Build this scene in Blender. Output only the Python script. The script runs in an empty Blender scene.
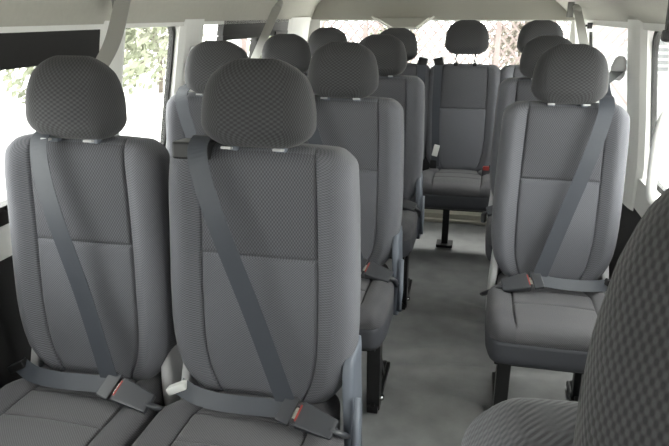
import bpy, bmesh, math, random
from mathutils import Vector, Matrix
rnd = random.Random(7)
SC = bpy.context.scene
COL = SC.collection
R = math.radians

# ------------------------------------------------------------------ helpers
def sm(a, b, x):
    t = max(0.0, min(1.0, (x - a) / (b - a)))
    return t * t * (3 - 2 * t)

def tab(t, x):
    if x <= t[0][0]: return t[0][1]
    for (a, fa), (b, fb) in zip(t, t[1:]):
        if x <= b:
            k = (x - a) / (b - a)
            return fa + (fb - fa) * k
    return t[-1][1]

def link(name, me, mats, parent=None, smooth=True):
    if smooth:
        me.polygons.foreach_set('use_smooth', [True] * len(me.polygons))
    for m in (mats if isinstance(mats, (list, tuple)) else [mats]):
        me.materials.append(m)
    o = bpy.data.objects.new(name, me)
    COL.objects.link(o)
    if parent: o.parent = parent
    return o

def tag(o, label, cat=None, group=None, kind=None):
    o['label'] = label
    if cat: o['category'] = cat
    if group: o['group'] = group
    if kind: o['kind'] = kind
    return o

def empty(name, loc, label, cat, group=None):
    o = bpy.data.objects.new(name, None)
    o.empty_display_size = .1
    COL.objects.link(o); o.location = loc
    return tag(o, label, cat, group)

class MB:
    """collects verts and faces of ONE mesh"""
    def __init__(s): s.v = []; s.f = []; s.m = []
    def add(s, vs, fs, mi=0):
        b = len(s.v); s.v += [tuple(p) for p in vs]
        for f in fs: s.f.append(tuple(b + i for i in f)); s.m.append(mi)
    def quad(s, a, b, c, d, mi=0): s.add([a, b, c, d], [(0, 1, 2, 3)], mi)
    def box(s, lo, hi, mi=0, M=None):
        x0, y0, z0 = lo; x1, y1, z1 = hi
        vs = [Vector(p) for p in ((x0,y0,z0),(x1,y0,z0),(x1,y1,z0),(x0,y1,z0),(x0,y0,z1),(x1,y0,z1),(x1,y1,z1),(x0,y1,z1))]
        if M: vs = [M @ p for p in vs]
        s.add(vs, [(0,3,2,1),(4,5,6,7),(0,1,5,4),(1,2,6,5),(2,3,7,6),(3,0,4,7)], mi)
    def prism(s, loop_a, loop_b, mi=0):
        n = len(loop_a)
        s.add(list(loop_a) + list(loop_b), [tuple(range(n))[::-1], tuple(range(n, 2*n))] + [(i, (i+1) % n, n + (i+1) % n, n + i) for i in range(n)], mi)
    def tube(s, pts, r, n=10, mi=0, flat=1.0):
        pts = [Vector(p) for p in pts]; rings = []
        up = Vector((0.13, 0.31, 0.94))
        for i, p in enumerate(pts):
            d = (pts[min(i+1, len(pts)-1)] - pts[max(i-1, 0)]).normalized()
            a = d.cross(up).normalized(); b = a.cross(d)
            rr = r[i] if isinstance(r, (list, tuple)) else r
            rings.append([p + a * math.cos(2*math.pi*k/n) * rr + b * math.sin(2*math.pi*k/n) * rr * flat for k in range(n)])
        vs = [q for ring in rings for q in ring]; fs = []
        for i in range(len(rings) - 1):
            for k in range(n):
                fs.append((i*n+k, i*n+(k+1) % n, (i+1)*n+(k+1) % n, (i+1)*n+k))
        fs.append(tuple(range(n))[::-1]); fs.append(tuple((len(rings)-1)*n + k for k in range(n)))
        s.add(vs, fs, mi)
    def build(s, name, mats, parent=None, smooth=False, bevel=0):
        me = bpy.data.meshes.new(name)
        me.from_pydata(s.v, [], s.f)
        me.polygons.foreach_set('material_index', s.m)
        bm = bmesh.new(); bm.from_mesh(me)
        bmesh.ops.recalc_face_normals(bm, faces=bm.faces)
        if bevel:
            bmesh.ops.bevel(bm, geom=[e for e in bm.edges if len(e.link_faces) == 2 and e.calc_face_angle(0) > .5], offset=bevel, segments=2, affect='EDGES', profile=.6)
        bm.to_mesh(me); bm.free()
        return link(name, me, mats, parent, smooth)

def lin(a, b, n): return [a + (b - a) * i / n for i in range(n + 1)]
def cluster(base, seams, ds=(.0022, .0045, .009)):
    c = list(base)
    for s_ in seams:
        c = [x for x in c if abs(x - s_) > .0115] + [s_ + k * d for d in ds for k in (-1, 1)] + [s_]
    return sorted(c)

def rbox(name, xs, ys, zs, r, deform, mats, parent=None, pick=None):
    """rounded box on arbitrary grid lines, then deformed"""
    X, Y, Z = (xs[0], xs[-1]), (ys[0], ys[-1]), (zs[0], zs[-1])
    idx = {}; V = []; F = []; raw = []
    def vert(p):
        k = tuple(round(c, 6) for c in p)
        if k in idx: return idx[k]
        q = []
        for c, (lo, hi) in zip(p, (X, Y, Z)):
            rr = min(r, (hi - lo) / 2)
            q.append(min(max(c, lo + rr), hi - rr))
        d = Vector(p) - Vector(q)
        w = Vector(q)
        if d.length > 1e-9:
            m = max(abs(a) for a in d)
            # spread: map the cube shell to the sphere shell
            e = Vector([math.copysign(abs(a / m) , a) for a in d])
            w = w + e.normalized() * m
        idx[k] = len(V); raw.append(p)
        V.append(deform(w.x, w.y, w.z, p) if deform else tuple(w))
        return idx[k]
    def face(us, vs, fn, flip):
        g = [[vert(fn(u, v)) for v in vs] for u in us]
        for i in range(len(us) - 1):
            for j in range(len(vs) - 1):
                q = (g[i][j], g[i+1][j], g[i+1][j+1], g[i][j+1])
                F.append(q[::-1] if flip else q)
    face(xs, ys, lambda u, v: (u, v, Z[1]), False); face(xs, ys, lambda u, v: (u, v, Z[0]), True)
    face(xs, zs, lambda u, v: (u, Y[0], v), False); face(xs, zs, lambda u, v: (u, Y[1], v), True)
    face(ys, zs, lambda u, v: (X[1], u, v), False); face(ys, zs, lambda u, v: (X[0], u, v), True)
    me = bpy.data.meshes.new(name); me.from_pydata(V, [], F)
    if pick:
        me.polygons.foreach_set('material_index', [pick(*[sum(raw[i][k] for i in f) / 4 for k in range(3)]) for f in F])
    return link(name, me, mats, parent)

def bez(pts, n=8):
    """Catmull-Rom through points"""
    P = [Vector(p) for p in pts]; out = []
    for i in range(len(P) - 1):
        a, b, c, d = P[max(i-1, 0)], P[i], P[i+1], P[min(i+2, len(P)-1)]
        for k in range(n):
            t = k / n
            out.append(.5 * ((2*b) + (c - a) * t + (2*a - 5*b + 4*c - d) * t*t + (3*b - a - 3*c + d) * t**3))
    out.append(P[-1]); return out

def ribbon(name, pts, wids, w, mat, parent, th=.0016, n=8):
    """webbing strip: path points, one across-vector per point"""
    p = bez(pts, n); q = bez(wids, n)
    vs = []; fs = []
    for i, (a, d) in enumerate(zip(p, q)):
        t = (p[min(i+1, len(p)-1)] - p[max(i-1, 0)]).normalized()
        d = (d - t * d.dot(t)).normalized(); nn = t.cross(d)
        for s_, k in ((-1, -1), (1, -1), (1, 1), (-1, 1)):
            vs.append(a + d * s_ * w / 2 + nn * k * th / 2)
    for i in range(len(p) - 1):
        for k in range(4):
            fs.append((4*i+k, 4*i+(k+1) % 4, 4*i+4+(k+1) % 4, 4*i+4+k))
    fs += [(3, 2, 1, 0), tuple(4*(len(p)-1)+k for k in range(4))]
    m = MB(); m.add(vs, fs)
    return m.build(name, mat, parent)

# ---------------------------------------------------------------- materials
def mat(name, col, rough=.6, spec=.5, metal=0., bump=0, bscale=200, var=0, vscale=8, sheen=0, emit=None):
    m = bpy.data.materials.new(name); m.use_nodes = True
    nt = m.node_tree; b = nt.nodes['Principled BSDF']
    b.inputs['Base Color'].default_value = (*col, 1)
    b.inputs['Roughness'].default_value = rough
    b.inputs['Specular IOR Level'].default_value = spec
    b.inputs['Metallic'].default_value = metal
    if sheen:
        b.inputs['Sheen Weight'].default_value = sheen; b.inputs['Sheen Roughness'].default_value = .4
    tc = nt.nodes.new('ShaderNodeTexCoord')
    if var:
        n = nt.nodes.new('ShaderNodeTexNoise'); n.inputs['Scale'].default_value = vscale; n.inputs['Detail'].default_value = 4
        nt.links.new(tc.outputs['Object'], n.inputs['Vector'])
        mr = nt.nodes.new('ShaderNodeMapRange'); mr.inputs['To Min'].default_value = 1 - var; mr.inputs['To Max'].default_value = 1 + var
        mr.inputs['From Min'].default_value = .25; mr.inputs['From Max'].default_value = .75
        nt.links.new(n.outputs['Fac'], mr.inputs['Value'])
        mx = nt.nodes.new('ShaderNodeVectorMath'); mx.operation = 'SCALE'; mx.inputs[0].default_value = col
        nt.links.new(mr.outputs[0], mx.inputs['Scale']); nt.links.new(mx.outputs[0], b.inputs['Base Color'])
    if bump:
        n = nt.nodes.new('ShaderNodeTexNoise'); n.inputs['Scale'].default_value = bscale; n.inputs['Detail'].default_value = 3
        nt.links.new(tc.outputs['Object'], n.inputs['Vector'])
        bp = nt.nodes.new('ShaderNodeBump'); bp.inputs['Strength'].default_value = bump; bp.inputs['Distance'].default_value = .002
        nt.links.new(n.outputs['Fac'], bp.inputs['Height']); nt.links.new(bp.outputs[0], b.inputs['Normal'])
    return m

def fabric(name, dark, light, px, pz, bump=.6, axis='XZ', fleck=.25):
    """woven seat cloth: small offset lozenges"""
    m = bpy.data.materials.new(name); m.use_nodes = True
    nt = m.node_tree; N = nt.nodes.new; L = nt.links.new
    b = nt.nodes['Principled BSDF']
    b.inputs['Roughness'].default_value = .85; b.inputs['Specular IOR Level'].default_value = .25
    b.inputs['Sheen Weight'].default_value = .12; b.inputs['Sheen Roughness'].default_value = .45
    tc = N('ShaderNodeTexCoord'); sp = N('ShaderNodeSeparateXYZ'); L(tc.outputs['Object'], sp.inputs[0])
    def mth(op, a, c=None, d=None):
        q = N('ShaderNodeMath'); q.operation = op
        for i, k in enumerate((a, c, d)):
            if k is None: continue
            if isinstance(k, (int, float)): q.inputs[i].default_value = k
            else: L(k, q.inputs[i])
        return q.outputs[0]
    sg = mth('MAXIMUM', mth('MINIMUM', mth('MULTIPLY', sp.outputs['X'], 14.0), 1.0), -1.0)
    u = mth('ADD', sp.outputs['X'], mth('MULTIPLY', mth('MULTIPLY', sp.outputs['Y'], sg), .9))
    v = sp.outputs['Z' if axis == 'XZ' else 'Y']
    if axis == 'XY': v = mth('ADD', v, mth('MULTIPLY', sp.outputs['Z'], .9)); u = sp.outputs['X']
    U = mth('MULTIPLY', u, 2 * math.pi / px); V = mth('MULTIPLY', v, 2 * math.pi / pz)
    s_ = mth('ADD', mth('MULTIPLY', mth('SINE', U), mth('SINE', V)), 0.0)
    t = mth('MULTIPLY_ADD', s_, .85, .5); nt.nodes[-1].use_clamp = True
    nz = N('ShaderNodeTexNoise'); nz.inputs['Scale'].default_value = 420; nz.inputs['Detail'].default_value = 2
    L(tc.outputs['Object'], nz.inputs['Vector'])
    t2 = mth('ADD', mth('MULTIPLY', t, 1 - fleck), mth('MULTIPLY', nz.outputs['Fac'], fleck))
    mx = N('ShaderNodeMix'); mx.data_type = 'RGBA'
    L(t2, mx.inputs[0]); mx.inputs[6].default_value = (*dark, 1); mx.inputs[7].default_value = (*light, 1)
    L(mx.outputs[2], b.inputs['Base Color'])
    bp = N('ShaderNodeBump'); bp.inputs['Strength'].default_value = bump; bp.inputs['Distance'].default_value = .0012
    L(t2, bp.inputs['Height']); L(bp.outputs[0], b.inputs['Normal'])
    return m

def glass_mat(name='window_glass', tint=(.93, .95, .94)):
    m = bpy.data.materials.new(name); m.use_nodes = True
    nt = m.node_tree; nt.nodes.clear(); N = nt.nodes.new
    o = N('ShaderNodeOutputMaterial'); t = N('ShaderNodeBsdfTransparent'); g = N('ShaderNodeBsdfGlossy'); mx = N('ShaderNodeMixShader')
    t.inputs[0].default_value = (*tint, 1); g.inputs['Roughness'].default_value = .03
    mx.inputs[0].default_value = .06
    nt.links.new(t.outputs[0], mx.inputs[1]); nt.links.new(g.outputs[0], mx.inputs[2]); nt.links.new(mx.outputs[0], o.inputs[0])
    return m

M = {}
M['coarse'] = fabric('woven_cloth_coarse', (.054, .054, .061), (.136, .137, .152), .0072, .0105, .35)
M['head'] = fabric('woven_headrest_cloth', (.027, .027, .029), (.069, .069, .073), .0072, .0105, .4)  # same coarse cloth, darkened to paint shade onto the headrests
M['fine'] = fabric('woven_cloth_fine', (.082, .083, .094), (.168, .170, .188), .0070, .0062, .4)
M['cushion'] = fabric('seat_cloth', (.062, .061, .066), (.135, .133, .141), .0065, .0065, .4, axis='XY')
M['cushion_b'] = fabric('seat_bolster_cloth', (.055, .054, .060), (.110, .108, .116), .0060, .0060, .4, axis='XY')
M['skirt'] = mat('seat_skirt_vinyl', (.055, .057, .066), .6, .35, bump=.2, bscale=600)
M['webbing'] = mat('belt_webbing', (.048, .053, .065), .5, .4, bump=.15, bscale=900)
M['black'] = mat('black_plastic', (.012, .012, .013), .45, .4)
M['steel_black'] = mat('black_painted_steel', (.008, .008, .009), .4, .5)
M['trim_grey'] = mat('grey_seat_plastic', (.13, .145, .175), .45, .4)
M['trim_light'] = mat('pale_seat_plastic', (.46, .46, .47), .5, .4)
M['buckle'] = mat('buckle_plastic', (.045, .047, .054), .35, .5)
M['red'] = mat('red_button', (.28, .035, .03), .4, .5)
M['white'] = mat('white_plastic', (.75, .75, .73), .4, .5)
M['strap_pale'] = mat('belt_webbing_lit', (.40, .395, .375), .6, .3, bump=.1, bscale=900)  # belt webbing again in a paler colour, window light painted in
M['bracket'] = mat('grey_bracket_plastic', (.16, .16, .15), .5, .4)
M['chrome'] = mat('polished_steel', (.62, .62, .63), .22, .5, metal=1)
M['cream'] = mat('headliner_cloth', (.44, .43, .385), .9, .2, bump=.25, bscale=500, var=.03, vscale=60)
M['rear_cream'] = mat('rear_header_panel', (.37, .36, .32), .85, .25, bump=.2, bscale=500)
M['pillar'] = mat('pillar_trim_plastic', (.76, .755, .73), .5, .4)
M['panel_dark'] = mat('dark_side_panel', (.020, .020, .021), .6, .35, bump=.2, bscale=300)
M['rubber'] = mat('rubber_seal', (.010, .010, .010), .55, .4)
M['blackheader'] = mat('black_window_header', (.014, .013, .013), .5, .4)
M['glass'] = glass_mat(); M['tint'] = glass_mat('windscreen_light_cut', (.28, .30, .29))  # unseen windscreen; its dark tint is added to cut light from the front
M['sill'] = mat('pale_step_plastic', (.55, .53, .46), .5, .4)

def floor_mat():
    m = bpy.data.materials.new('grey_vinyl_floor'); m.use_nodes = True
    nt = m.node_tree; N = nt.nodes.new; L = nt.links.new; b = nt.nodes['Principled BSDF']
    b.inputs['Roughness'].default_value = .31; b.inputs['Specular IOR Level'].default_value = .6
    tc = N('ShaderNodeTexCoord')
    n = N('ShaderNodeTexNoise'); n.inputs['Scale'].default_value = 9; n.inputs['Detail'].default_value = 5; L(tc.outputs['Object'], n.inputs['Vector'])
    cr = N('ShaderNodeValToRGB'); cr.color_ramp.elements[0].color = (.19, .192, .196, 1); cr.color_ramp.elements[1].color = (.28, .283, .287, 1)
    cr.color_ramp.elements[0].position = .3; cr.color_ramp.elements[1].position = .7
    L(n.outputs['Fac'], cr.inputs[0]); L(cr.outputs[0], b.inputs['Base Color'])
    f = N('ShaderNodeTexNoise'); f.inputs['Scale'].default_value = 450; L(tc.outputs['Object'], f.inputs['Vector'])
    bp = N('ShaderNodeBump'); bp.inputs['Strength'].default_value = .15; bp.inputs['Distance'].default_value = .001
    L(f.outputs['Fac'], bp.inputs['Height']); L(bp.outputs[0], b.inputs['Normal'])
    return m
M['floor'] = floor_mat()

# ------------------------------------------------------------------- camera
cam_d = bpy.data.cameras.new('camera'); cam = bpy.data.objects.new('camera', cam_d); COL.objects.link(cam)
cam_d.sensor_width = 36; cam_d.lens = 627 / 669 * 36; cam_d.clip_start = .02; cam_d.clip_end = 300
cam.location = (0, 0, 1.38); cam.rotation_euler = (R(90 - 18.435), 0, R(12.746))
SC.camera = cam

# -------------------------------------------------------------------- seats
W2, BL = .225, .635
PZ = .46                    # height of the back / cushion junction
REC = .05
SX, SV = .139, .60
WT = [(-.06, .66), (0, .70), (.04, .77), (.08, .85), (.13, .92), (.19, .965), (.26, .99), (.34, 1), (.5, 1), (.8, .975), (.95, .95), (1, .91)]
def back_deform(x, y, z, p):
    u = p[0] / W2; v = z / BL
    ff = sm(.075, .02, y)
    k = tab(WT, v)
    nx = x * k
    a = abs(p[0])
    y -= ff * .020 * sm(SX - .002, SX + .045, a) * sm(-.05, .15, v) * (1 - .5 * sm(.85, 1, v))
    y -= ff * .014 * math.exp(-((v - .33) / .2) ** 2) * (1 - min(1, (a / SX) ** 2) * .6)
    y -= ff * .008 * math.exp(-((v - .82) / .16) ** 2) * (1 - min(1, (a / SX) ** 2))
    g = .0075 * math.exp(-((a - SX) / .0032) ** 2) * sm(-.02, .04, v)
    if a < SX: g = max(g, .0080 * math.exp(-((z - SV * BL) / .0034) ** 2))
    y += ff * g
    # the top edge crowns a little
    z += .008 * sm(.9, 1, v) * (1 - u * u)
    return (nx, y, z)
def back_pick(x, y, z):
    if y > .002: return 1
    return 0 if abs(x) < SX and z > SV * BL else 1
def head_deform(hw, hh):
    T = [(0, .78), (.05, .86), (.12, .94), (.25, 1), (.40, .995), (.55, .97), (.70, .91), (.82, .82), (.91, .695), (.97, .56), (1, .47)]
    def f(x, y, z, p):
        v = z / hh
        nx = x * tab(T, v)
        yc = .012
        y = yc + (y - yc) * (1 - .38 * sm(.45, 1, v)) * (1 - .12 * sm(.2, 0, v))
        y += .011 * (x / hw) ** 2 * max(-.6, min(1, (yc - y) / .05))
        return (nx, y, z)
    return f
CY0 = -.35
def cushion_deform(x, y, z, p):
    a = abs(p[0]); tf = sm(-.075, -.015, z)
    z += tf * .014 * sm(SX - .002, SX + .04, a) * (1 - .6 * sm(-.26, -.34, y))
    z += tf * .006 * (1 - min(1, (a / SX) ** 2)) * (1 if a < SX else 0)
    g = .0080 * math.exp(-((a - SX) / .0032) ** 2)
    if a < SX:
        for sy in (-.085, -.19):
            g = max(g, .0085 * math.exp(-((p[1] - sy) / .0034) ** 2))
    z -= tf * g * sm(CY0 + .005, CY0 + .05, p[1])
    z -= tf * .012 * sm(-.24, CY0, y)
    # skirt seam round the front and the sides
    q = .004 * math.exp(-((p[2] + .058) / .0035) ** 2)
    s = (1 - .05 * sm(-.25, CY0, y)) * (1 - .17 * sm(-.10, -.03, y))
    y -= .010 * (1 - (p[0] / W2) ** 2) * sm(-.2, CY0, y) - q * (1 if p[1] < CY0 + .01 else 0)
    return (x * s, y, z)
def cushion_pick(x, y, z):
    if z < -.058: return 2
    if abs(x) > SX: return 1
    return 0

def make_seat(name, loc, label, kind):
    t = empty(name, loc, label, 'seat', 'grey cloth passenger seats')
    SW = 1.0
    b = rbox('backrest', cluster(lin(-W2, W2, 44), (-SX, SX)), lin(0, .115, 8), cluster(lin(-.010, BL, 54), (SV * BL,)), .045, back_deform, [M['coarse'], M['fine']], t, back_pick)
    b.location = (0, 0, PZ); b.rotation_euler.x = -REC
    raised = .062 if kind == 'rear' else .002
    hw, hh = .127, .194
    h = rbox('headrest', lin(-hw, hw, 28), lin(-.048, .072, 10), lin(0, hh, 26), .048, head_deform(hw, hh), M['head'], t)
    h.location = (0, BL * math.sin(REC) + .006, PZ + BL * math.cos(REC) + raised); h.rotation_euler.x = -.13
    for s in (-1, 1):
        m = MB(); m.tube([(s*.055, .02, -.07), (s*.055, .02, .03)], .006)
        m.build('headrest_post', M['chrome'], h, True)
        m = MB(); m.box((s*.055-.012, .0, BL - .006), (s*.055+.012, .045, BL + .013))
        m.build('post_guide', M['trim_grey'] if kind != 'rear' else M['black'], b, False, .003)
        if kind != 'rear':
            m = MB(); m.box((s*.058-.012, -.034, -.004), (s*.058+.012, -.022, .002))
            m.build('guide_cap', M['trim_light'], h, False, .002)
    rbox('cushion', cluster(lin(-W2, W2, 40), (-SX, SX)), cluster(lin(CY0, .075, 34), (-.085, -.19)), cluster(lin(-.15, .005, 12), (-.058,), (.002, .005)), .036, cushion_deform, [M['cushion'], M['cushion_b'], M['skirt']], t, cushion_pick).location = (0, 0, PZ)
    if kind == 'rear':
        m = MB(); m.box((-.075, -.10, 0), (-.035, -.06, .33)); m.build('leg', M['steel_black'], t, False, .004)
        m = MB(); m.box((-.105, -.13, 0), (-.005, -.03, .018)); m.build('foot_plate', M['steel_black'], t, False, .003)
        m = MB(); m.box((-.2, -.28, .29), (.2, .05, .325)); m.build('seat_pan', M['steel_black'], t)
        return t
    for s in (-1, 1):
        x = s * (.150 if kind == 'single' else .175)
        m = MB(); m.prism([(x-.024, -.215, 0), (x+.024, -.215, 0), (x+.024, -.165, 0), (x-.024, -.165, 0)], [(x-.024, -.235, .325), (x+.024, -.235, .325), (x+.024, -.175, .325), (x-.024, -.175, .325)])
        lg = m.build('leg', M['steel_black'], t, False, .004)
        m = MB(); m.prism([(x-.012, -.01, .0), (x+.014, -.01, .0), (x+.014, .025, .0), (x-.012, .025, .0)], [(x*.8-.012, -.13, .325), (x*.8+.014, -.13, .325), (x*.8+.014, -.095, .325), (x*.8-.012, -.095, .325)])
        m.build('leg', M['steel_black'], t, False, .003)
        m = MB(); m.box((x-.020, -.235, 0), (x+.020, .10, .022)); m.box((x-.008, -.23, .022), (x+.008, .09, .032))
        fr = m.build('floor_rail', M['steel_black'], t, False, .003)
        m = MB(); m.tube([(x + s*.026, -.19, .035), (x + s*.026, -.19, .047)], .011, 8); m.build('bolt', M['chrome'], lg, True)
        # recliner cover beside the lower back
        out = (kind == 'aisle' and s > 0)
        xa, xb = (.212, .238) if out else (.192, .220)
        def cdef(px, py, pz, p, s=s, xa=xa):
            v = (pz - .30) / .31
            py += .05 * v - .02 * math.sin(v * math.pi) + (.03 if out else .055)
            py += (1 - v) * .02 * (1 if p[1] < .03 else -1) * sm(.6, 0, v)
            return (px - s * .012 * sm(.3, 1, v), py, pz)
        xs_ = sorted((s * xa, s * xb))
        rc = rbox('recliner_cover', lin(xs_[0], xs_[1], 4), lin(-.088 if out else -.060, .05, 8), lin(.30, .61 if out else .585, 14), .011, cdef, M['trim_grey'] if out else M['trim_light'], t)
        if out:
            m = MB(); lv = [(.243, -.090, .35), (.246, -.078, .43), (.243, -.035, .53)]
            m.tube(lv, [.012, .015, .010], 10, flat=.7); m.build('recliner_lever', M['trim_grey'], rc, True)
    m = MB(); m.box((-.19, -.30, .29), (.19, .05, .325)); m.build('seat_pan', M['steel_black'], t)
    if kind == 'aisle':
        m = MB(); m.box((-.192, -.012, BL - .030), (-.105, .055, BL + .010)); 
        g = m.build('belt_guide', M['black'], b, False, .006)
    return t

# ---------------------------------------------------------------- seat belts
def make_belt(loc, sgn, label, anchor=None, group='three-point seat belts', tx=.102, shx=.128, bow=0, roof=True):
    """belt lying across a seat; sgn=+1: from the shoulder on the picture's left to a buckle on the right"""
    t = empty('seat_belt', loc, label, 'seat belt', group)
    X = lambda x: sgn * x
    top = PZ + BL
    pts = []; wd = []
    if anchor:
        a = Vector(anchor) - Vector(loc); s0 = Vector((X(-shx), .150, top + .060))
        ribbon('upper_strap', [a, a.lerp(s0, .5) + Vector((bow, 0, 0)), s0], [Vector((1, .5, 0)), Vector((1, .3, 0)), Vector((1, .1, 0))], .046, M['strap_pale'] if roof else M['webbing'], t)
        pts += [s0, (X(-shx), .095, top + .030)]; wd += [Vector((1, .1, 0)), Vector((1, 0, 0))]
    else:
        pts += [(X(-.130), .085, top + .010)]; wd += [Vector((1, 0, 0))]
    k = -.128 if anchor is None else -min(shx, .150)
    pts += [(X(k), .035, top + .020), (X(k + .006), -.010, top - .018), (X(k + (tx - .014 - k) * .22), -.036, top - .14), (X(k + (tx - .014 - k) * .62), -.050, PZ + .27), (X(tx - .014), -.078, PZ + .065)]
    wd += [Vector((1, 0, 0)), Vector((1, 0, sgn*.2)), Vector((1, 0, sgn*.28)), Vector((1, 0, sgn*.30)), Vector((1, .0, sgn*.30))]
    ribbon('shoulder_strap', pts, wd, .048, M['webbing'], t)
    q = [(X(tx - .02), -.090, PZ + .052), (X(-.04), -.086, PZ + .043), (X(-.13), -.070, PZ + .038), (X(-.205), -.030, PZ + .034)]
    ribbon('lap_strap', q, [Vector((0, .75, .66))] * 4, .042, M['webbing'], t)
    # buckle frame: long axis, across axis, face normal
    ax = Vector((sgn * .93, -.16, -.20)).normalized(); nn = Vector((sgn * .15, -.62, .77)); nn = (nn - ax * nn.dot(ax)).normalized(); ac = nn.cross(ax)
    Mx = Matrix.Translation((X(tx), -.092, PZ + .052)) @ Matrix((ax, ac, nn)).transposed().to_4x4()
    m = MB(); m.box((-.022, -.034, -.007), (.012, .034, .007), 0, Mx); tg = m.build('tongue', M['buckle'], t, False, .003)
    m = MB(); m.box((.008, -.014, -.0015), (.040, .014, .0015), 0, Mx); m.build('latch_plate', M['chrome'], tg)
    m = MB(); m.prism([Mx @ Vector(p) for p in ((.024, -.031, -.013), (.024, .031, -.013), (.024, .031, .013), (.024, -.031, .013))], [Mx @ Vector(p) for p in ((.116, -.024, -.010), (.116, .024, -.010), (.116, .024, .009), (.116, -.024, .009))])
    bk = m.build('buckle', M['buckle'], t, False, .005)
    m = MB(); m.box((.0225, -.020, -.004), (.0268, .020, .0137), 0, Mx); m.build('release_button', M['red'], bk, False, .001)
    st = Mx @ Vector((.102, 0, 0))
    m = MB(); m.tube(bez([st, st + Vector((X(.025), .008, -.018)), (X(.225), -.02, PZ - .05)], 5), .013, 8, flat=.6); m.build('buckle_stalk', M['buckle'], t, True)
    pale = anchor is None and sgn > 0
    m = MB(); m.box((-.030, -.012, -.010), (.026, .012, .010), 0, Matrix.Translation((X(-.205), -.036, PZ + .034)) @ Matrix.Rotation(sgn * R(-28), 4, 'Y'))
    m.build('lap_anchor', M['white'] if pale else M['black'], t, False, .004)
    if anchor:
        a = Vector(anchor) - Vector(loc)
        d = (Vector((X(-shx), .150, top + .06)) - a).normalized()
        m = MB()
        if roof:
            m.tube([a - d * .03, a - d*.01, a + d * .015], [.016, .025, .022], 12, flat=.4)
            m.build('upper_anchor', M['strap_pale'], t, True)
            o = a + Vector((-.028, .02, .004)) ; m = MB(); m.box((-.018, -.012, -.045), (.014, .012, .03), 0, Matrix.Translation(o)); m.build('roof_bracket', M['bracket'], t, False, .004)
        else:
            zz = Vector((.12, .1, .98)); m.tube([a + zz * .058, a + zz * .045, a + zz * .012, a - zz * .02, a - zz * .036], [.010, .022, .029, .026, .014], 14, flat=.8)
            m.build('upper_anchor', M['trim_light'], t, True)
    return t

Y1, Y2, Y3, YR = 1.295, 2.165, 3.03, 3.845
XW, XA, XS = -.945, -.472, .292
YA = 1.275
seats = [
 ('passenger_seat', (XW + .010, YA, 0), 'grey cloth seat beside the left window at the front of the picture, largest window-side seat', 'window'),
 ('passenger_seat', (XA - .004, YA, 0), 'largest full grey cloth seat, on the left edge of the aisle with black belt guide', 'aisle'),
 ('passenger_seat', (XW, Y2, 0), 'grey window-side seat directly behind the nearest pair, shoulder lit by the window', 'window'),
 ('passenger_seat', (XA, Y2, 0), 'grey aisle seat of the second left pair, its buckle resting on the cushion edge', 'aisle'),
 ('passenger_seat', (XW, Y3, 0), 'grey window-side seat of the third left pair, only its headrest showing', 'window'),
 ('passenger_seat', (XA, Y3, 0), 'grey aisle seat of the third left pair, half hidden behind another headrest', 'aisle'),
 ('passenger_seat', (XS, 2.178, 0), 'single grey cloth seat on the right of the aisle, whole, with belt across it', 'single'),
 ('passenger_seat', (XS + .008, 3.045, 0), 'single grey seat behind the whole right-hand seat, headrest overlapped', 'single'),
 ('passenger_seat', (.220, .335, 0), 'very near grey seat cut off by the bottom right corner, coarse woven headrest', 'single'),
 ('rear_seat', (-.087, YR, 0), 'back row seat at the end of the aisle with raised headrest and black leg', 'rear'),
 ('rear_seat', (.325, YR, 0), 'back row seat at the right end, headrest seen against the rear window', 'rear'),
 ('rear_seat', (-.500, YR, 0), 'back row seat left of the centre gap, headrest under the lamp housing', 'rear'),
 ('rear_seat', (-.925, YR, 0), 'back row seat at the left end beneath the corner of the rear window', 'rear'),
]
def copy_tree(o, parent=None):
    c = o.copy(); COL.objects.link(c)
    if parent is not None: c.parent = parent
    for ch in [k for k in o.children]: copy_tree(ch, c)
    return c
protos = {}
SEAT = []
for name, loc, label, kind in seats:
    if kind in protos:
        o = copy_tree(protos[kind]); o.location = loc; o['label'] = label
    else:
        o = make_seat(name, loc, label, kind); protos[kind] = o
    SEAT.append(o)
SEAT[0].scale.x = .965; SEAT[1].scale.x = 1.035; SEAT[6].scale.x = .945; SEAT[7].scale.x = .97
for c in SEAT[8].children:
    if c.name.startswith('headrest'): c.location.y -= .055; c.location.z -= .058; c.data = c.data.copy(); c.data.transform(Matrix.Diagonal((1.16, 1.05, 1.55, 1)))
for o in SEAT[-2:]:
    for c in o.children:
        if c.name.startswith('headrest'): c.location.z -= .045

make_belt((XA - .004, YA, 0), 1, 'grey belt running from the black guide across the largest aisle seat')
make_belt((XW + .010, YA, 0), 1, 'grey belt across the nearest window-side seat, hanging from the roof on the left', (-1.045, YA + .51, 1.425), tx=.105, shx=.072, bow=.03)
make_belt((XA, Y2, 0), 1, 'belt of the second left aisle seat, buckle showing beside its recliner lever')
make_belt((XW, Y2, 0), 1, 'belt over the lit window-side shoulder of the second left pair', (-1.15, Y2 + .30, 1.20), roof=False)
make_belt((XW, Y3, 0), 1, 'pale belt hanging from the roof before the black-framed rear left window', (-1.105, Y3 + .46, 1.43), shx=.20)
make_belt((XA, Y3, 0), 1, 'belt of the third left aisle seat, its dark buckle at the back cushion')
make_belt((XS, 2.178, 0), -1, 'grey belt crossing the whole right-hand seat from the window pillar to the left', (.535, 2.74, 1.165), tx=.055, shx=.118, roof=False)
make_belt((XS, 3.045, 0), -1, 'pale belt hanging from the roof behind the right-hand headrests', (.460, 3.55, 1.405), shx=.20)

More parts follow.
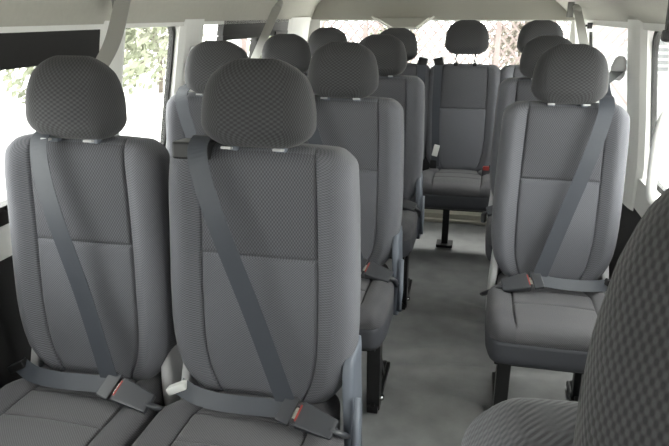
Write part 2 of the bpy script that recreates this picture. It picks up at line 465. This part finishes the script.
def rear_belt(x, y, label, s):
    t = empty('seat_belt', (x, y, 0), label, 'seat belt', 'back row seat belts')
    ribbon('strap', [(0, .09, 1.11), (0, .03, 1.122), (0, -.025, 1.08), (0, -.045, .85), (s*.01, -.06, .60), (s*.012, -.065, .50)], [Vector((1, 0, 0))] * 6, .046, M['webbing'], t)
    m = MB(); m.box((-.028, -.04, -.025), (.028, .05, .025), 0, Matrix.Translation((0, .02, 1.112)) @ Matrix.Rotation(R(s * -14), 4, 'Y')); m.build('belt_guide', M['black'], t, False, .008)
    m = MB(); m.box((-.017, -.012, -.035), (.017, .0, .035), 0, Matrix.Translation((s*.014, -.075, .60)) @ Matrix.Rotation(R(12), 4, 'Y')); tg = m.build('tongue', M['white'], t, False, .004)
    m = MB(); m.box((-.02, -.02, -.03), (.02, .0, .02), 0, Matrix.Translation((s*.004, -.07, .52))); m.build('belt_stop', M['black'], t, False, .004)
rear_belt(-.240, YR, 'belt hanging down the left edge of the centre back row seat, white tongue', 1)
rear_belt(-.335, YR, 'black-guided belt on the back row just left of the centre gap', -1)
t = empty('buckle', (.075, YR - .1, PZ + .01), 'red-buttoned black buckle on the back row cushion beside the right seat edge', 'buckle')
m = MB(); m.box((-.022, -.012, -.01), (.022, .012, .045)); m.build('housing', M['buckle'], t, False, .005)
m = MB(); m.box((-.018, -.014, .030), (.018, .014, .052)); m.build('release_button', M['red'], t, False, .003)

# --------------------------------------------------------------- body shell
def LX(z): return -1.25 + max(0, z - .85) * .185       # left wall, leaning in above the belt line
def RX(z): return .63 - max(0, z - .85) * .13
Y0, YE = -.95, 4.42
HZ = 1.35
def struct(o, name=None): o['kind'] = 'structure'; return o

# floor with soft ripples in the vinyl
n_x, n_y = 70, 190
me = bpy.data.meshes.new('floor'); V = []; F = []
def ripple(x, y):
    h = 0
    for (cx, cy, ax, ay, amp, ang) in RP:
        dx, dy = x - cx, y - cy; c, s = math.cos(ang), math.sin(ang)
        u, v = dx * c + dy * s, -dx * s + dy * c
        h += amp * math.exp(-(u / ax) ** 2 - (v / ay) ** 2)
    return h
RP = [(.06, 2.05, .16, .035, .010, -.5), (-.02, 2.32, .30, .03, .008, .15), (.05, 2.75, .22, .03, .006, -.2), (-.15, 2.45, .2, .03, .006, .35), (.02, 1.75, .18, .04, .006, .5), (.07, 2.9, .14, .03, .008, -.5), (-.1, 1.5, .3, .05, .005, -.2)]
RP = [(a, b, c, d, e * 2.2, f) for a, b, c, d, e, f in RP]
for j in range(n_y + 1):
    for i in range(n_x + 1):
        x = -1.25 + 1.88 * i / n_x; y = Y0 + (YE - Y0) * j / n_y
        V.append((x, y, -.012 + ripple(x, y)))
for j in range(n_y):
    for i in range(n_x):
        a = j * (n_x + 1) + i; F.append((a, a + 1, a + n_x + 2, a + n_x + 1))
me.from_pydata(V, [], F); struct(link('floor', me, M['floor']))

# ceiling
prof = [(LX(HZ), HZ), (-1.135, 1.40), (-1.10, 1.455), (-1.02, 1.505), (-.85, 1.545), (-.55, 1.572), (-.31, 1.578), (-.05, 1.572), (.20, 1.545), (.36, 1.505), (.44, 1.455), (.505, 1.40), (RX(HZ), HZ)]
ps = bez([(x, 0, z) for x, z in prof], 4)
m = MB(); ny = 30; vs = []
for j in range(ny + 1):
    y = Y0 + (YE - Y0) * j / ny
    vs += [(p.x, y, p.z) for p in ps] 
k = len(ps)
m.add(vs, [(j*k+i, j*k+i+1, (j+1)*k+i+1, (j+1)*k+i) for j in range(ny) for i in range(k-1)])
# outer roof skin so no light leaks
vs = []
for j in (0, 1):
    y = (Y0 - .02, YE + .02)[j]; vs += [(p.x, y, p.z + .04) for p in ps]
m.add(vs, [(i, i+1, k+i+1, k+i) for i in range(k-1)])
struct(m.build('ceiling', M['cream'], None, True))

def wall_band(m, fx, z0, z1, y0, y1, th, mi=0):
    """slab between two heights that follows the wall's lean; th = thickness outwards"""
    a = [(fx(z0), y0, z0), (fx(z1), y0, z1), (fx(z1) + th, y0, z1), (fx(z0) + th, y0, z0)]
    b = [(p[0], y1, p[2]) for p in a]
    m.prism(a, b, mi)

# --- left wall
m = MB()
wall_band(m, LX, -.02, .735, Y0, YE, -.05, 0)
wall_band(m, LX, .735, .845, Y0, YE, -.05, 1)
wall_band(m, LX, 1.335, 1.39, Y0, YE, -.05, 1)
struct(m.build('wall_left', [M['panel_dark'], M['pillar']]))
m = MB()
wall_band(m, RX, -.02, .655, Y0, YE, .05, 0)
wall_band(m, RX, .655, .775, Y0, YE, .05, 1)
wall_band(m, RX, 1.325, 1.39, Y0, YE, .05, 1)
struct(m.build('wall_right', [M['panel_dark'], M['pillar']]))

def post(name, fx, y0, y1, s, z0=.72, z1=1.36, lean=0):
    """rounded pillar trim on the inside face"""
    m = MB(); n = 8; loopa = []; loopb = []
    def sec(z, dy):
        out = []
        for i in range(n + 1):
            t = i / n; y = y0 + (y1 - y0) * t + dy
            out.append((fx(z) + s * (-.028 * math.sin(math.pi * t) ** .5 + .01), y, z))
        out += [(fx(z) + s * .045, y1 + dy, z), (fx(z) + s * .045, y0 + dy, z)]
        return out
    zs = lin(z0, z1, 4); secs = [sec(z, lean * (z - z0)) for z in zs]
    for a, b in zip(secs, secs[1:]):
        m.prism(a, b)
    return struct(m.build(name, M['pillar'], None, False, 0))
post('trim_1', LX, 1.835, 1.985, -1)
post('trim_2', LX, 2.40, 2.62, -1)
post('trim_3', LX, 3.86, YE, -1)
post('trim_4', LX, Y0, -.35, -1)
post('trim_5', RX, 2.55, 2.84, 1, .64, 1.36)
post('trim_6', RX, 4.02, YE, 1, .64)
post('trim_7', RX, Y0, -.35, 1)

def window(idx, fx, y0, y1, z0, z1, s, r=.06, gasket=.012, frame_mat='rubber', panes=None, sash=None):
    """pane with a rounded black seal, leaning with the wall"""
    n = 6; pts = []
    for (cy, cz, a0) in ((y1 - r, z1 - r, 0), (y0 + r, z1 - r, 90), (y0 + r, z0 + r, 180), (y1 - r, z0 + r, 270)):
        for k in range(n + 1):
            a = R(a0 + 90 * k / n); pts.append((cy + r * math.cos(a), cz + r * math.sin(a)))
    def P(y, z, d): return (fx(z) + s * d, y, z)
    cy, cz = (y0 + y1) / 2, (z0 + z1) / 2
    def shrink(y, z, g): return (cy + (y - cy) * (1 - g / ((y1 - y0) / 2)), cz + (z - cz) * (1 - g / ((z1 - z0) / 2)))
    root = MB(); root.prism([P(y, z, .030) for y, z in pts], [P(y, z, .034) for y, z in pts])
    w = struct(root.build('window_%d' % idx, M['glass']))
    g = MB(); N = len(pts)
    inn = [shrink(y, z, gasket) for y, z in pts]
    vs = [P(y, z, .026) for y, z in pts] + [P(y, z, .026) for y, z in inn] + [P(y, z, .045) for y, z in pts] + [P(y, z, .045) for y, z in inn]
    fs = []
    for i in range(N):
        j = (i + 1) % N
        fs += [(i, j, N+j, N+i), (2*N+i, 3*N+i, 3*N+j, 2*N+j), (N+i, N+j, 3*N+j, 3*N+i), (i, 2*N+i, 2*N+j, j)]
    g.add(vs, fs); g.build('window_seal', M[frame_mat], w)
    return w, P
# left, nearest: black sliding sash with a deep black header and sill
w, P = window(1, LX, -.35, 1.835, .80, 1.352, -1, .05, .014)
m = MB(); wall_band(m, lambda z: LX(z) - .002, 1.245, 1.352, -.35, 1.832, -.035); m.build('window_header', M['blackheader'], w)
m = MB(); wall_band(m, lambda z: LX(z) + .004, .828, .884, -.35, 1.832, -.04); wall_band(m, lambda z: LX(z) + .012, .872, .886, -.35, 1.832, -.02); m.build('window_rail', M['blackheader'], w, False, .003)
w, P = window(2, LX, 1.985, 2.40, .82, 1.352, -1, .05, .016)
w, P = window(3, LX, 2.62, 3.86, .82, 1.352, -1, .05, .014)
m = MB(); wall_band(m, LX, 1.285, 1.352, 2.83, 3.86, -.03); wall_band(m, lambda z: LX(z)+.004, 1.262, 1.285, 2.84, 3.86, -.03)
wall_band(m, lambda z: LX(z)+.004, .83, .90, 2.84, 3.86, -.03)
m.build('window_header', M['blackheader'], w)
m = MB()
for (a, b) in ((2.83, 2.875), (3.30, 3.39), (3.80, 3.86)): wall_band(m, lambda z: LX(z) + .003, .84, 1.28, a, b, -.032)
m.build('sash_frame', M['blackheader'], w)
m = MB(); wall_band(m, lambda z: LX(z) + .012, 1.255, 1.285, 3.60, 3.70, -.02); m.build('window_catch', M['black'], w, False, .003)
# right
w, P = window(4, RX, -.35, 2.56, .775, 1.342, 1, .10, .018)
w, P = window(5, RX, 2.83, 4.03, .775, 1.342, 1, .05, .010, 'pillar')
# back end: tailgate with its window
m = MB()
def bx(m, x0, x1, z0, z1, mi=0, y0=YE, y1=YE + .05): m.box((x0, y0, z0), (x1, y1, z1), mi)
bx(m, -1.28, .66, -.02, .86); bx(m, -1.28, -1.12, .86, 1.36); bx(m, .55, .66, .86, 1.36)
struct(m.build('wall_back', M['pillar']))
m = MB(); loop = [(p.x, p.z) for p in ps]; a = [(x, YE - .015, z + .02) for x, z in loop] + [(RX(HZ), YE - .015, 1.352), (LX(HZ), YE - .015, 1.352)]
a = [(x, y, z) for x, y, z in a]; b = [(x, YE + .05, z) for x, y, z in a]
hd = MB(); L0 = [(x, max(z, 1.352)) for x, z in loop]
for (x0, z0), (x1, z1) in zip(L0, L0[1:]):
    if max(z0, z1) > 1.353:
        hd.prism([(x0, YE-.02, 1.345), (x1, YE-.02, 1.345), (x1, YE-.02, z1), (x0, YE-.02, z0)], [(x0, YE+.05, 1.345), (x1, YE+.05, 1.345), (x1, YE+.05, z1), (x0, YE+.05, z0)])
struct(hd.build('trim_8', M['rear_cream']))
m = MB(); m.box((-1.10, YE + .02, .86), (.55, YE + .024, 1.347)); w6 = struct(m.build('window_6', M['glass']))
m = MB()
for lo, hi in (((-1.12, YE-.004, .84), (.57, YE+.03, .87)), ((-1.12, YE-.004, 1.335), (.57, YE+.03, 1.347)), ((-1.12, YE-.004, .86), (-1.10, YE+.03, 1.34)), ((.545, YE-.004, .86), (.57, YE+.03, 1.34))): m.box(lo, hi)
m.build('window_seal', M['pillar'], w6, False, .003)
m = MB(); m.box((-1.15, 4.28, -.011), (.5, YE - .001, .045)); m.box((-1.15, 4.24, -.011), (.5, 4.28, .012)); struct(m.build('trim_9', M['sill'], None, False, .006))
m = MB(); bx(m, -1.2, .6, .075, .80, 0, YE - .02, YE - .001); struct(m.build('trim_10', M['panel_dark']))

# raised brake light housing under the rear header
t = empty('brake_light_housing', (-.52, YE - .022, 1.36), 'grey tapered brake light housing hanging below the rear header panel', 'lamp housing')
m = MB(); f = [(-.20, 0, .0), (.19, 0, .0), (.095, 0, -.072), (-.075, 0, -.072)]; f2 = [(x * .9, -.06, z * .9) for x, y, z in f]
m.prism(f, f2); m.build('shell', M['rear_cream'], t, False, .008)
m = MB(); m.tube([(-.21, -.03, .004), (-.205, -.035, 0), (-.08, -.035, -.073), (.10, -.035, -.073), (.195, -.035, 0), (.20, -.03, .004)], .006, 8); m.build('edge_trim', M['pillar'], t, True)

# front end: dashboard bulkhead and windscreen behind the camera
m = MB(); m.box((-1.28, Y0 - .05, -.02), (.66, Y0, .85)); struct(m.build('wall_front', M['panel_dark']))
m = MB(); m.prism([(-1.2, Y0 - .03, .85), (.6, Y0 - .03, .85), (.6, Y0 - .025, .85), (-1.2, Y0 - .025, .85)], [(-1.15, Y0 - .03, 1.40), (.55, Y0 - .03, 1.40), (.55, Y0 - .025, 1.40), (-1.15, Y0 - .025, 1.40)])
struct(m.build('window_7', M['tint']))

# sliding-door grab handle at the right edge, and the dark roof grip
t = empty('grab_handle', (.592, 2.25, .735), 'white curved grab handle on the sliding door frame at the right edge', 'handle')
m = MB(); m.tube(bez([(.045, .02, .02), (.01, .0, .05), (-.004, -.02, .14), (-.004, -.02, .26), (.01, -.01, .33), (.05, .0, .35)], 6), .017, 12); m.build('grip', M['pillar'], t, True)
m = MB(); m.box((.02, -.03, -.02), (.065, .06, .05)); m.build('mount', M['pillar'], t, False, .008)
t = empty('hanging_strap', (.316, 1.2, 1.54), 'dark strap hanging from the roof in the top right corner of the picture', 'strap')
m = MB(); m.prism([(-.022, -.006, .02), (.03, -.006, .02), (.03, .006, .02), (-.022, .006, .02)], [(-.016, -.006, -.19), (.03, -.006, -.19), (.03, .006, -.19), (-.016, .006, -.19)]); m.build('strap', M['black'], t)
m = MB(); m.box((-.020, -.012, -.205), (.034, .012, -.185)); m.build('end_loop', M['black'], t, False, .006)
# coat hook on the right header by the rear window
t = empty('coat_hook', (.520, 3.70, 1.315), 'small dark coat hook at the top of the right rear window', 'hook')
m = MB(); m.tube(bez([(.03, 0, .01), (.0, 0, .0), (-.008, 0, -.025), (.006, 0, -.04)], 4), .006, 8); m.build('hook', M['black'], t, True)
m = MB(); m.box((.02, -.012, -.01), (.045, .012, .022)); m.build('base', M['black'], t, False, .003)

# ---------------------------------------------------------------- outside
GZ = -.62
def ground_mat():
    return mat('pale_concrete', (.60, .59, .57), .9, .2, var=.08, vscale=.6)
m = MB(); m.quad((-60, -30, GZ), (60, -30, GZ), (60, 80, GZ), (-60, 80, GZ)); g = m.build('ground', ground_mat()); g['kind'] = 'structure'
LEAF = [mat('leaves_green', (.195, .21, .15), .7, .2, var=.3, vscale=3), mat('leaves_olive', (.225, .23, .18), .7, .2, var=.3, vscale=3), mat('leaves_dry', (.19, .17, .145), .7, .2, var=.3, vscale=3)]
BARK = mat('bark', (.14, .12, .10), .9, .2, var=.2, vscale=5)
def bush(x, y, rx, h, mi, label, nl=1500, name='tree'):
    t = empty(name, (x, y, GZ), label, 'tree', 'trees outside the windows')
    m = MB()
    m.tube(bez([(0, 0, 0), (.05, .02, h * .3), (-.04, 0, h * .6), (0, 0, h * .9)], 4), .06, 8)
    for k in range(6):
        a = k * 1.05 + rnd.random(); m.tube([(0, 0, h * (.2 + .1 * k)), (math.cos(a) * rx * .7, math.sin(a) * rx * .7, h * (.45 + .08 * k))], [.03, .01], 6)
    m.build('trunk', BARK, t, True)
    m = MB()
    blobs = [(rnd.uniform(-.6, .6) * rx, rnd.uniform(-.6, .6) * rx, h * rnd.uniform(.25, .85), rnd.uniform(.3, .5) * rx) for _ in range(16)]
    for _ in range(nl):
        bx_, by_, bz_, br = rnd.choice(blobs)
        d = Vector((rnd.gauss(0, 1), rnd.gauss(0, 1), rnd.gauss(0, 1))).normalized() * br * rnd.random() ** .4
        p = Vector((bx_, by_, bz_)) + d
        if p.z < .05: p.z = .05 + rnd.random() * .2
        a = Vector((rnd.gauss(0, 1), rnd.gauss(0, 1), rnd.gauss(0, 1))).normalized(); b = a.orthogonal().normalized()
        c = a.cross(b); s = rnd.uniform(.06, .13)
        m.add([p - b * s, p + c * s * .45, p + b * s, p - c * s * .45], [(0, 1, 2, 3)])
    m.build('foliage', LEAF[mi], t)
bush(-7.4, 11.0, 1.7, 2.6, 0, 'bushy green tree filling the top of the left window behind the pillar', 2600)
bush(-12.0, 13.0, 1.9, 2.7, 1, 'olive green tree further left behind the nearest window-side headrest', 2400)
bush(-8.3, 15.6, 1.5, 2.6, 1, 'pale tree seen in the narrow gap between the left pillars', 2000)
bush(-5.9, 19.5, 1.6, 2.6, 0, 'tree behind the black sash of the rear left window', 1800)
bush(-3.0, 22.0, 1.2, 2.7, 1, 'pale tree at the left corner of the rear window', 1600)
bush(1.2, 22.5, 1.4, 2.6, 2, 'dry pale tree beyond the right part of the rear window', 1600)
bush(3.9, 8.6, 1.2, 2.5, 1, 'pale green tree outside the sliding door window at the right edge', 2000)
# pinkish lattice fence beyond the tailgate
t = empty('lattice_fence', (-1.0, 13.0, GZ), 'pale pinkish lattice fence seen through the rear window', 'fence')
PINK = mat('faded_red_timber', (.185, .148, .142), .8, .2, var=.15, vscale=4)
m = MB()
for k in range(-16, 17):
    for s in (-1, 1):
        x = k * .2
        m.box((-.018, -.01 + s * .012, -1.35), (.018, .01 + s * .012, 1.35), 0, Matrix.Translation((x, 0, 1.05)) @ Matrix.Rotation(s * R(40), 4, 'Y'))
m.build('lattice', PINK, t)
for x in (-3.9, -1.3, 1.3, 3.9):
    m = MB(); m.box((x - .05, -.05, 0), (x + .05, .05, 2.15)); m.build('post', PINK, t)
for z in (.05, 2.08):
    m = MB(); m.box((-3.95, -.03, z), (3.95, .03, z + .08)); m.build('rail', PINK, t)
# white weatherboard shed to the right
t = empty('shed', (4.6, 15.0, GZ), 'white weatherboard shed seen through the right rear window', 'building')
BOARD = mat('white_boards', (.34, .345, .345), .7, .3)
m = MB()
for k in range(13): m.box((-2.6, -1.4 - .012, k * .17), (1.6, 1.4, k * .17 + .166))
m.build('wall', BOARD, t)
m = MB(); m.prism([(-2.8, -1.7, 2.2), (1.8, -1.7, 2.2), (1.8, 1.7, 2.2), (-2.8, 1.7, 2.2)], [(-2.8, -.1, 2.9), (1.8, -.1, 2.9), (1.8, .1, 2.9), (-2.8, .1, 2.9)]); m.build('roof', mat('shed_roof', (.45, .46, .47), .6, .3), t)
m = MB(); m.box((-1.9, -1.46, .9), (-1.0, -1.40, 1.7)); w = m.build('shed_window', mat('shed_window_frame', (.55, .56, .57), .5, .4), t)
m = MB(); [m.box((-1.85, -1.475, .95 + .12 * k), (-1.05, -1.462, 1.03 + .12 * k)) for k in range(6)]; m.build('louvre', mat('louvre_slats', (.11, .115, .12), .4, .5), w)

# -------------------------------------------------------------------- light
wd = bpy.data.worlds.new('overcast_sky'); SC.world = wd; wd.use_nodes = True
bg = wd.node_tree.nodes['Background']; bg.inputs[0].default_value = (1.0, .99, .965, 1); bg.inputs[1].default_value = 5.0
sun_d = bpy.data.lights.new('sun', 'SUN'); sun = bpy.data.objects.new('sun', sun_d); COL.objects.link(sun)
sun_d.energy = 4.0; sun_d.angle = R(20); sun_d.color = (1, .97, .92); sun.rotation_euler = (R(-28), R(10), 0); sun.location = (0, 0, 12)

SC.view_settings.view_transform = 'Standard'; SC.view_settings.look = 'None'
SC.view_settings.gamma = 1.0; SC.view_settings.use_curve_mapping = False
SC.view_settings.exposure = 0.9
SC.cycles.use_denoising = True
SC.cycles.max_bounces = 10; SC.cycles.diffuse_bounces = 6; SC.cycles.transparent_max_bounces = 12
SC.cycles.sample_clamp_indirect = 6
